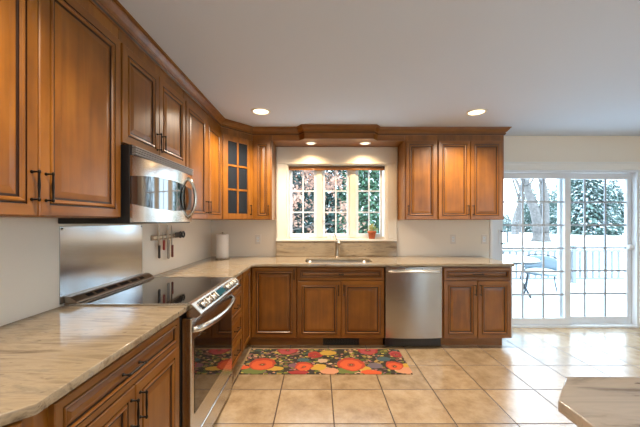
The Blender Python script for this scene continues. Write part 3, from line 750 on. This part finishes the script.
t = thing('paper_towel_roll', 'roll of white paper towels upright in the corner of the countertop', 'paper towels', (-1.17, 3.66, .915))
MB().lathe([(0, 0), (.085, 0), (.085, .008), (.08, .014), (0, .014)], (-1.17, 3.66, .9155), n=28).build('holder_base', chrome, t)
MB().lathe([(.020, .015), (.070, .015), (.072, .02), (.072, .290), (.070, .294), (.020, .294), (.020, .015)], (-1.17, 3.66, .9155), n=32).build('paper_roll', paper, t)
MB().lathe([(.008, .014), (.008, .305), (.012, .312), (0, .32)], (-1.17, 3.66, .9155), n=12).build('holder_post', chrome, t)

def outlet(label, o, n, u):
    o, n, u = Vector(o), Vector(n), Vector(u)
    t = thing('wall_outlet', label, 'outlet', o)
    def b(mb, a0, a1, z0, z1, c0, c1):
        vs = [o+u*a+Z*z+n*c for c in (c0, c1) for z in (z0, z1) for a in (a0, a1)]
        mb.add(vs, [(0, 2, 3, 1), (4, 5, 7, 6), (0, 1, 5, 4), (2, 6, 7, 3), (0, 4, 6, 2), (1, 3, 7, 5)])
    m_ = MB(); b(m_, -.037, .037, -.06, .06, 0, .005); p = m_.build('cover_plate', plate_plastic, t, .002)
    for z0_ in (-.034, .004):
        m_ = MB(); b(m_, -.017, .017, z0_, z0_+.030, .005, .007); k_ = len(m_.f)
        for a in (-.007, .007):
            b(m_, a-.0012, a+.0012, z0_+.011, z0_+.022, .007, .0074); m_.m[-6:] = [1]*6
        m_.build('socket', [ceramic, black_plastic], p)

outlet('cream wall outlet left of the kitchen window, below the narrow cabinet', (-.78, YB, 1.135), NY, PX)
outlet('cream wall outlet right of the kitchen window, above the end of the dishwasher', (1.735, YB, 1.137), NY, PX)
outlet('cream wall outlet beside the glass door casing', (2.135, YB, 1.137), NY, PX)

# magnetic rack and what hangs on it
t = thing('knife_rack', 'magnetic steel knife bar on the wall beyond the range', 'knife rack', (XL, 2.76, 1.23))
m_ = MB(); m_.box(XL, XL+.018, 2.47, 3.03, 1.210, 1.252); m_.build('rack_bar', plain('bronze_bar', (.34, .25, .17), .35, .6), t, .003)
m_ = MB(); m_.box(XL+.018, XL+.021, 2.48, 3.02, 1.222, 1.240); m_.build('magnet_strip', chrome, t)
def knife(label, y, handle, zb, zt, zh, bw, hw=.012):
    t = thing('kitchen_knife', label, 'knife', (XL+.02, y, zb), 'knives on the wall bar')
    x = XL+.0215
    m_ = MB(); m_.extrude([(y-bw*.5, zh), (y+bw*.5, zh), (y+bw*.5, zt-.05), (y+bw*.1, zt-.012), (y-bw*.5, zt)], lambda a, b, q: (x+q, a, b), 0, .002)
    m_.build('blade', steel_z, t)
    m_ = MB(); m_.extrude([(y-hw*.8, zb+.008), (y, zb), (y+hw, zb+.006), (y+hw*.8, (zb+zh)/2), (y+hw, zh), (y-hw, zh), (y-hw*.75, (zb+zh)/2)], lambda a, b, q: (x+q, a, b), 0, .014)
    m_.build('handle', handle, t, .003)
knife('black-handled kitchen knife, first on the wall bar beside the range', 2.555, black_plastic, 1.052, 1.345, 1.165, .030)
knife('short red-handled kitchen knife on the wall bar', 2.632, red_plastic, 1.115, 1.275, 1.205, .020)
knife('large all-steel kitchen knife on the wall bar', 2.712, plain('grey_handle', (.35, .33, .31), .4, .5), 1.030, 1.340, 1.200, .036, .017)
knife('long kitchen knife with a dark red handle, farthest along the wall bar', 2.785, plain('dark_red_wood', (.16, .025, .018), .5), 1.035, 1.335, 1.150, .022)
t = thing('kitchen_shears', 'dark kitchen shears with two ring grips on the far end of the wall bar', 'shears', (XL+.02, 2.93, 1.23))
m_ = MB()
for yc, zc in ((2.945, 1.238), (3.005, 1.238)):
    m_.tube([(XL+.031, yc+.024*math.cos(2*math.pi*j/14), zc+.026*math.sin(2*math.pi*j/14)) for j in range(15)], .0085, 8)
m_.build('ring_grips', black_plastic, t)
m_ = MB(); m_.box(XL+.0215, XL+.036, 2.845, 2.915, 1.215, 1.262); m_.build('pivot', plain('dark_pivot', (.04, .028, .02), .4, .4), t, .004)
m_ = MB(); m_.extrude([(2.80, 1.236), (2.85, 1.224), (2.85, 1.252)], lambda a, b, q: (XL+.026+q, a, b), 0, .004); m_.build('blades', steel_z, t)

# terracotta pot on the stool
px_, py_ = .695, YB+.033
t = thing('potted_plant', 'small leafy plant in a terracotta pot at the right end of the window sill', 'plant', (px_, py_, 1.14))
MB().lathe([(0, .0), (.038, 0), (.049, .074), (.056, .074), (.058, .102), (.052, .102), (.048, .085), (0, .085)], (px_, py_, 1.1405), n=24).build('pot', terracotta, t)
MB().lathe([(.0435, .088), (.02, .092), (0, .094)], (px_, py_, 1.1405), n=20).build('soil', soil_mat, t)
rng = random.Random(4); m_ = MB()
def leaf(mb, p, d, L, Wd, up=Vector((0, 0, 1)), m=0):
    d = d.normalized(); s = d.cross(up)
    s = s.normalized() if s.length > 1e-3 else Vector((1, 0, 0)); q = s.cross(d)
    vs = [p, p+d*L*.35+s*Wd/2+q*.1*L, p+d*L*.75+s*Wd*.4+q*.06*L, p+d*L-q*.1*L, p+d*L*.75-s*Wd*.4+q*.06*L, p+d*L*.35-s*Wd/2+q*.1*L]
    mb.add(vs, [(0, 1, 2, 3, 4, 5)], m)
for k in range(70):
    a = rng.uniform(0, 6.28); el = rng.uniform(.1, 1.4); d = Vector((math.cos(a)*math.cos(el), .6*math.sin(a)*math.cos(el), math.sin(el)))
    p = Vector((px_, py_, 1.232)) + Vector((d.x*.05, d.y*.03, abs(d.z)*.06))*rng.uniform(.2, 1)
    leaf(m_, p, d, rng.uniform(.032, .058), rng.uniform(.016, .026))
m_.build('foliage', green_leaf, t)
cx = .155
t = thing('cup', 'small white cup on the window sill behind the faucet', 'cup', (cx, YB+.03, 1.14))
MB().lathe([(0, 0), (.022, 0), (.028, .012), (.036, .052), (.037, .062), (.034, .062), (.026, .014), (0, .008)], (cx, YB+.034, 1.1405), n=24).build('cup_body', ceramic, t)
m_ = MB(); m_.tube([(cx+.034, YB+.034, 1.190), (cx+.056, YB+.034, 1.185), (cx+.054, YB+.034, 1.163), (cx+.031, YB+.034, 1.160)], .004, 6); m_.build('cup_handle', ceramic, t)

# ------------------------------------------------------------------ rug
def rug_mat():
    m, n, l, p = mat('floral_rug')
    t = n.new('ShaderNodeTexCoord'); pos = t.outputs['Object']
    nz = n.new('ShaderNodeTexNoise'); nz.inputs['Scale'].default_value = 16; l.new(pos, nz.inputs['Vector'])
    wv = n.new('ShaderNodeVectorMath'); wv.operation = 'MULTIPLY_ADD'; wv.inputs[1].default_value = (.05, .05, 0); l.new(nz.outputs['Color'], wv.inputs[0]); l.new(pos, wv.inputs[2])
    cur = None
    def col(c):
        r = n.new('ShaderNodeRGB'); r.outputs[0].default_value = (*c, 1); return r.outputs[0]
    def over(mask, c):
        nonlocal cur
        mx = n.new('ShaderNodeMix'); mx.data_type = 'RGBA'; l.new(mask, mx.inputs[0]); l.new(cur, mx.inputs[6])
        if hasattr(c, 'is_linked'): l.new(c, mx.inputs[7])
        else: mx.inputs[7].default_value = (*c, 1)
        cur = mx.outputs[2]
    cur = col((.030, .022, .012))
    for sc_, thr, pal, sd in ((17, .42, [(.16, .15, .02), (.09, .11, .02), (.35, .22, .05), (.20, .08, .05), (.05, .08, .06)], 0), (21, .33, [(.50, .36, .06), (.45, .20, .12), (.08, .10, .02), (.22, .10, .12), (.60, .35, .20)], 3.3)):
        ad = n.new('ShaderNodeVectorMath'); ad.operation = 'ADD'; ad.inputs[1].default_value = (sd, sd*.7, 0); l.new(wv.outputs[0], ad.inputs[0])
        fl = n.new('ShaderNodeMapping'); fl.inputs['Rotation'].default_value = (0, 0, .7+sd); fl.inputs['Scale'].default_value = (1, 1.5, 0); l.new(ad.outputs[0], fl.inputs[0])
        v = n.new('ShaderNodeTexVoronoi'); v.inputs['Scale'].default_value = sc_; l.new(fl.outputs[0], v.inputs['Vector'])
        s_ = n.new('ShaderNodeSeparateColor'); l.new(v.outputs['Color'], s_.inputs[0])
        rp = ramp(n, [(i/len(pal), c) for i, c in enumerate(pal)], 'CONSTANT'); l.new(s_.outputs[0], rp.inputs[0])
        mk = n.new('ShaderNodeMath'); mk.operation = 'LESS_THAN'; mk.inputs[1].default_value = thr; l.new(v.outputs['Distance'], mk.inputs[0])
        over(mk.outputs[0], rp.outputs[0])
    def blob(x, y, r, c, wob=True, ell=1.0):
        d = n.new('ShaderNodeVectorMath'); d.operation = 'SUBTRACT'; d.inputs[1].default_value = (x+.025*wob, y+.025*wob, 0); l.new(wv.outputs[0] if wob else pos, d.inputs[0])
        s2 = n.new('ShaderNodeVectorMath'); s2.operation = 'MULTIPLY'; s2.inputs[1].default_value = (1, 1/ell, 0); l.new(d.outputs[0], s2.inputs[0])
        ln = n.new('ShaderNodeVectorMath'); ln.operation = 'LENGTH'; l.new(s2.outputs[0], ln.inputs[0])
        mk = n.new('ShaderNodeMath'); mk.operation = 'LESS_THAN'; mk.inputs[1].default_value = r; l.new(ln.outputs['Value'], mk.inputs[0])
        over(mk.outputs[0], c)
    OR, DO, RD, PK, YE, PE = (.55, .085, .02), (.37, .045, .016), (.28, .025, .02), (.35, .055, .05), (.46, .27, .035), (.52, .23, .12)
    def flower(u, v, r, c, c2, eye=(.05, .03, .01)):
        x, y = u*1.565, v*.52
        blob(x, y+.015, r, c2); blob(x, y, r*.78, c); blob(x, y, r*.30, c2); blob(x, y, r*.17, eye); blob(x, y, r*.07, (.35, .25, .08))
    blob(.08*1.565, .10*.52, .11, (.12, .14, .03), True, .5); blob(.62*1.565, .10*.52, .11, (.12, .14, .03), True, .45); blob(.30, .10, .09, YE, True, .5); blob(1.13, .10, .07, YE, True, .6)
    blob(.52*1.565, .82*.52, .085, YE, True, .7); blob(.52*1.565, .10*.52, .085, PE, True, .7); blob(.46*1.565, .24*.52, .07, YE, True, .9); blob(.34*1.565, .05*.52, .09, RD, True, .4); blob(.76*1.565, .05*.52, .09, OR, True, .5)
    blob(.96*1.565, .14*.52, .08, PE, True, .9); blob(.99*1.565, .30*.52, .06, YE, True, .6); blob(.80*1.565, .30*.52, .07, (.13, .10, .12), True, .8); blob(.36*1.565, .52*.52, .06, (.05, .10, .11), True, .7); blob(.87*1.565, .55*.52, .07, (.05, .09, .10), True, .7); blob(.31*1.565, .3*.52, .05, (.16, .07, .09), True, .9)
    blob(.0, .12, .07, OR, True, .5)
    flower(.115, .33, .125, OR, DO); flower(.37, .24, .085, OR, DO); flower(.655, .32, .13, OR, DO); flower(.915, .26, .085, OR, DO)
    flower(.25, .93, .11, PK, RD); flower(.435, .70, .075, RD, DO); flower(.79, .93, .11, PK, RD); flower(.965, .73, .07, RD, PK)
    blob(.485*1.565, .48*.52, .042, (.50, .34, .20), True)
    l.new(cur, p.inputs['Base Color']); p.inputs['Roughness'].default_value = .85
    return m
rx0, ry0 = -.716, 2.682
m_ = MB(); m_.prism(rrect(rx0, rx0+1.565, ry0, ry0+.52, .012, 3), .0005, .006)
rg = m_.build('floral_rug', rug_mat(), None, .001, loc=(rx0, ry0, 0)); tag(rg, 'floral kitchen runner rug with big orange blooms on a dark ground', 'rug')

# ------------------------------------------------------------------ outdoors
GZ = -.5
m_ = MB(); NX, NYy = 24, 20; vs = []
rng = random.Random(8)
for j in range(NYy+1):
    for i in range(NX+1):
        x = -70+160*i/NX; y = 4.2+(j/NYy)**1.6*130
        vs.append((x, y, GZ+(rng.uniform(-.06, .06) if j > 2 else 0)))
m_.add(vs, [(j*(NX+1)+i, j*(NX+1)+i+1, (j+1)*(NX+1)+i+1, (j+1)*(NX+1)+i) for j in range(NYy) for i in range(NX)], 0, True)
struct(m_.build('ground', snow_mat), 'snow-covered yard beyond the deck', 'ground')
m_ = MB(); m_.box(1.6, 9.5, YB+.165, 7.05, -.16, -.06); struct(m_.build('terrain_deck', snow_mat, bevel=.02), 'snow-covered deck outside the glass door', 'deck')
t = thing('deck_railing', 'pale picket railing at the edge of the snowy deck', 'railing', (5.5, 6.95, -.06))
ry = 6.95
m_ = MB(); m_.box(2.6, 9.4, ry-.03, ry+.03, .655, .70); m_.box(2.6, 9.4, ry-.02, ry+.02, .02, .06); rl = m_.build('rail', dimmed_rail, t, .004)
m_ = MB(); 
for k in range(27): m_.tube([(2.6+.25*k, ry, .72), (2.73+.25*k, ry, .725)], .03, 6)
m_.build('snow_cap', snow_mat, rl)
k = 0; x = 2.66
pk = None
while x < 9.35:
    if pk is None: pk = bx('picket', dimmed_rail, x-.018, x+.018, ry-.018, ry+.018, .06, .655, parent=t); x_first = x
    else:
        c = pk.copy(); C.objects.link(c); c.parent = t; c.location = (x-x_first, 0, 0)
    x += .148
for x in (2.6, 5.9, 9.35): bx('post', dimmed_rail, x-.045, x+.045, ry-.045, ry+.045, -.059, .80, parent=t, bevel=.005)

# patio chair and table
cxx, cyy, dz = 4.42, 5.95, -.06
t = thing('patio_chair', 'dark metal patio armchair with a barrel back on the snowy deck', 'chair', (cxx, cyy, dz))
def cp_(a, r, z): b = a+R(58); return Vector((cxx+r*math.cos(b), cyy+r*math.sin(b), dz+z))
fm = MB()
aa = [R(-118+236*k/20) for k in range(21)]
top = [cp_(a, .34+.02*math.cos(a), .50+.24*max(0, math.cos(a*.72))**1.3) for a in aa]
fm.tube(top, .014, 8); fm.build('back_frame', patio_metal, t)
bm_ = MB(); vs = []
bs = [R(-58+116*k/14) for k in range(15)]
for a in bs:
    zt = .50+.24*max(0, math.cos(a*.72))**1.3
    for q in range(5): z = .44+(zt-.02-.44)*q/4; vs.append(cp_(a, .31+.03*(z-.44)/.3, z))
bm_.add(vs, [(i*5+j, (i+1)*5+j, (i+1)*5+j+1, i*5+j+1) for i in range(14) for j in range(4)], 0, True)
o = bm_.build('backrest', mesh_fabric, t); sd = o.modifiers.new('thickness', 'SOLIDIFY'); sd.thickness = .012
sm_ = MB(); sm_.lathe([(0, -.02), (.27, -.02), (.30, -.01), (.30, .01), (.27, .02), (0, .025)], (cxx, cyy, dz+.40), n=28); sm_.build('seat', mesh_fabric, t)
sw = MB(); sw.lathe([(0, .06), (.16, .055), (.25, .03), (.28, 0), (0, 0)], (cxx, cyy, dz+.422), n=20); sw.build('snow_cushion', snow_mat, t)
for a, r2 in ((R(50), .36), (R(-50), .36), (R(128), .37), (R(-128), .37)):
    lg = MB()
    zt = .50+.24*max(0, math.cos(min(abs(a), R(118))*.72))**1.3
    lg.tube([cp_(a*(118/128 if abs(a) > 2 else 1), .345, zt-.01 if abs(a) > 2 else .50), cp_(a, .29, .36), cp_(a, .31, .18), cp_(a, r2, .0)], .013, 8); lg.build('leg', patio_metal, t)
txx, tyy = 3.62, 5.9
t = thing('patio_table', 'round dark metal patio table beside the armchair on the deck', 'table', (txx, tyy, dz))
m_ = MB(); m_.lathe([(0, .69), (.60, .69), (.615, .68), (.615, .665), (.59, .66), (0, .672)], (txx, tyy, dz), n=36); m_.build('tabletop', mesh_fabric, t)
m_ = MB(); m_.tube([(txx+.615*math.cos(2*math.pi*j/36), tyy+.615*math.sin(2*math.pi*j/36), dz+.678) for j in range(37)], .016, 6); m_.build('rim', patio_metal, t)
MB().lathe([(0, .735), (.50, .73), (.58, .715), (.60, .692), (0, .692)], (txx, tyy, dz), n=30).build('snow_cover', snow_mat, t)
for a in (45, 135, 225, 315):
    m_ = MB(); q = R(a); m_.tube([(txx+.35*math.cos(q), tyy+.35*math.sin(q), dz+.665), (txx+.30*math.cos(q), tyy+.30*math.sin(q), dz+.35), (txx+.46*math.cos(q), tyy+.46*math.sin(q), dz)], .016, 8); m_.build('leg', patio_metal, t)

# trees
def conifer(label, x, y, h, r, m, seed, snow=.35, n=1500, gz=GZ, z0=.06, group=None, fine=1.0):
    rng = random.Random(seed); t = thing('conifer', label, 'tree', (x, y, gz), group)
    MB().tube([(x, y, gz-.05), (x, y, gz+h*.5), (x, y, gz+h*.97)], [r*.07, r*.045, r*.008], 8).build('trunk', bark_mat, t)
    f = MB(); s = MB()
    for i in range(n):
        q = 1-math.sqrt(rng.random()); q = z0+q*(1-z0); rr = r*(1-q)**.85*(.88+.24*math.sin(i*.7))
        a = rng.uniform(0, 6.28318); rad = rr*math.sqrt(rng.uniform(.15, 1))
        droop = rng.uniform(-.55, .05); d = Vector((math.cos(a), math.sin(a), droop)); L = r*fine*rng.uniform(.22, .38)*(1.1-q*.6); Wd = L*rng.uniform(.28, .5)
        p = Vector((x+math.cos(a)*rad*.8, y+math.sin(a)*rad*.8, gz+h*q-rad*.25))
        leaf(f, p, d, L, Wd); leaf(f, p, d+Vector((rng.uniform(-.5, .5), rng.uniform(-.5, .5), rng.uniform(-.4, .3))), L*.8, Wd)
        if rng.random() < snow: leaf(s, p+Vector((0, 0, L*.10)), d, L*.85, Wd*.8)
    f.build('foliage', m, t)
    if snow: s.build('snow', snow_mat, t)
    return t
def bare_tree(label, x, y, h, r, seed, fork=0.0, depth=5, gz=GZ, leaves=0, leaf_mat=None, leaf_size=.1, spread=.55):
    rng = random.Random(seed); t = thing('bare_tree' if not leaves else 'oak_tree', label, 'tree', (x, y, gz)); mb = MB(); lf = MB(); tips = []
    def grow(p, d, L, rad, k):
        n = 4; pts = [p]; rs = [rad]
        for i in range(n):
            d = (d+Vector((rng.uniform(-.14, .14), rng.uniform(-.14, .14), rng.uniform(-.04, .10)))).normalized(); p = p+d*L/n; pts.append(p); rs.append(rad*(1-.32*(i+1)/n))
        mb.tube(pts, rs, 7 if k > 2 else 4)
        if k <= 2: tips.extend(pts[1:])
        if k == 0: return
        for c in range(3 if k < 4 else 2):
            e = (d+Vector((rng.uniform(-1, 1), rng.uniform(-1, 1), rng.uniform(-.25, .6)))*spread).normalized()
            grow(pts[-1-(c > 1)], e, L*rng.uniform(.62, .85), rs[-1-(c > 1)]*rng.uniform(.62, .8), k-1)
    mb.tube([(x, y, gz-.1), (x, y, gz+.25), (x, y, gz+.8)], [r*1.5, r*1.15, r], 10)
    if fork:
        for sgn in (-1, 1): grow(Vector((x+sgn*r*.35, y, gz+.7)), Vector((sgn*fork, 0, 1)).normalized(), h*.42, r*.72, depth)
    else: grow(Vector((x, y, gz+.7)), Vector((0, 0, 1)), h*.34, r, depth)
    mb.build('trunk', bark_mat, t)
    if leaves:
        for i in range(leaves):
            p = rng.choice(tips)+Vector((rng.gauss(0, .12), rng.gauss(0, .12), rng.gauss(0, .12)))
            leaf(lf, p, Vector((rng.uniform(-1, 1), rng.uniform(-1, 1), rng.uniform(-1, .3))), leaf_size*rng.uniform(.7, 1.3), leaf_size*.6)
        lf.build('foliage', leaf_mat, t)
    return t
def at(px, d): return (px-318.5)*d/300
conifer('broad snow-laden conifer filling the middle of the glass door', at(586, 42), 42, 14.5, 4.6, needle_far, 1, .55, 6500, fine=.55)
conifer('snow-laden conifer left of the middle one, close beside it', at(568, 56), 56, 18, 4.2, needle_far, 11, .5, 4500, fine=.55)
conifer('shorter snow-laden conifer at the right end of the glass door', at(614, 49), 49, 9.4, 3.6, needle_far, 2, .6, 4500, fine=.6)
conifer('small conifer behind the forked bare tree', at(531, 50), 50, 8.2, 3.0, needle_far, 3, .4, 3000, fine=.6)
conifer('dark low conifer far left in the glass door view', at(506, 52), 52, 3.6, 2.3, needle_far, 5, .15, 1800, fine=.6)
conifer('low conifer between the bare trunks', at(549, 62), 62, 10, 3.4, needle_far, 6, .4, 2500, fine=.6)
bare_tree('thick forked bare tree in the yard beyond the railing', at(541, 27), 27, 11, .62, 7, fork=.13)
bare_tree('slender bare tree far left in the glass door view', at(515, 42), 42, 13, .42, 9)
bare_tree('slender bare tree right next to the other slender one', at(521.5, 48), 48, 14, .40, 12)
bare_tree('bare tree with thin branches at the right end of the yard', at(636, 36), 36, 9, .22, 13, depth=5)
# outside the kitchen window
conifer('dense green conifer close outside the right half of the kitchen window', 1.45, 9.2, 6.5, 1.55, needle_blue, 21, .05, 12000, z0=.0, fine=.36)
conifer('dark conifer outside the left part of the kitchen window', -1.5, 10.2, 8, 2.0, needle_dark, 22, .03, 9000, z0=.0, fine=.42)
conifer('dark conifer straight behind the oak leaves', .9, 15.5, 9, 2.4, needle_dark, 23, .06, 8000, z0=.0, fine=.42)
rng = random.Random(5)
ox, oy = -.95, 6.9
t = thing('oak_tree', 'oak still holding rust-brown leaves outside the left half of the kitchen window', 'tree', (ox, oy, GZ))
mb = MB(); lf = MB(); fork = Vector((ox+.05, oy, 1.1))
mb.tube([(ox, oy, GZ-.1), (ox+.02, oy, .3), fork, (ox-.05, oy+.05, 2.2), (ox+.05, oy, 3.6)], [.11, .085, .07, .05, .02], 9)
for k in range(46):
    a = Vector((rng.uniform(-1.9, .75), oy+rng.uniform(-.7, .6), rng.uniform(.85, 3.4)))
    if a.x > .12 and rng.random() < .35: continue
    st_ = fork+Vector((0, 0, max(0, min(1.6, a.z-1.5))))
    mid = (st_+a)/2+Vector((rng.uniform(-.1, .1), rng.uniform(-.1, .1), .12)); mb.tube([st_, mid, a, a+(a-mid).normalized()*.2], [.022, .014, .008, .003], 5)
    for q in range(62):
        p = a+Vector((rng.gauss(0, .13), rng.gauss(0, .13), rng.gauss(0, .10)))
        leaf(lf, p, Vector((rng.uniform(-1, 1), rng.uniform(-1, .6), rng.uniform(-1, .2))), rng.uniform(.07, .12), .06)
mb.build('trunk', bark_mat, t); lf.build('foliage', rust_leaf, t)
conifer('dark conifer farther back behind the oak', -.9, 19, 10, 3.0, needle_dark, 24, .05, 8000, z0=.0, fine=.42)
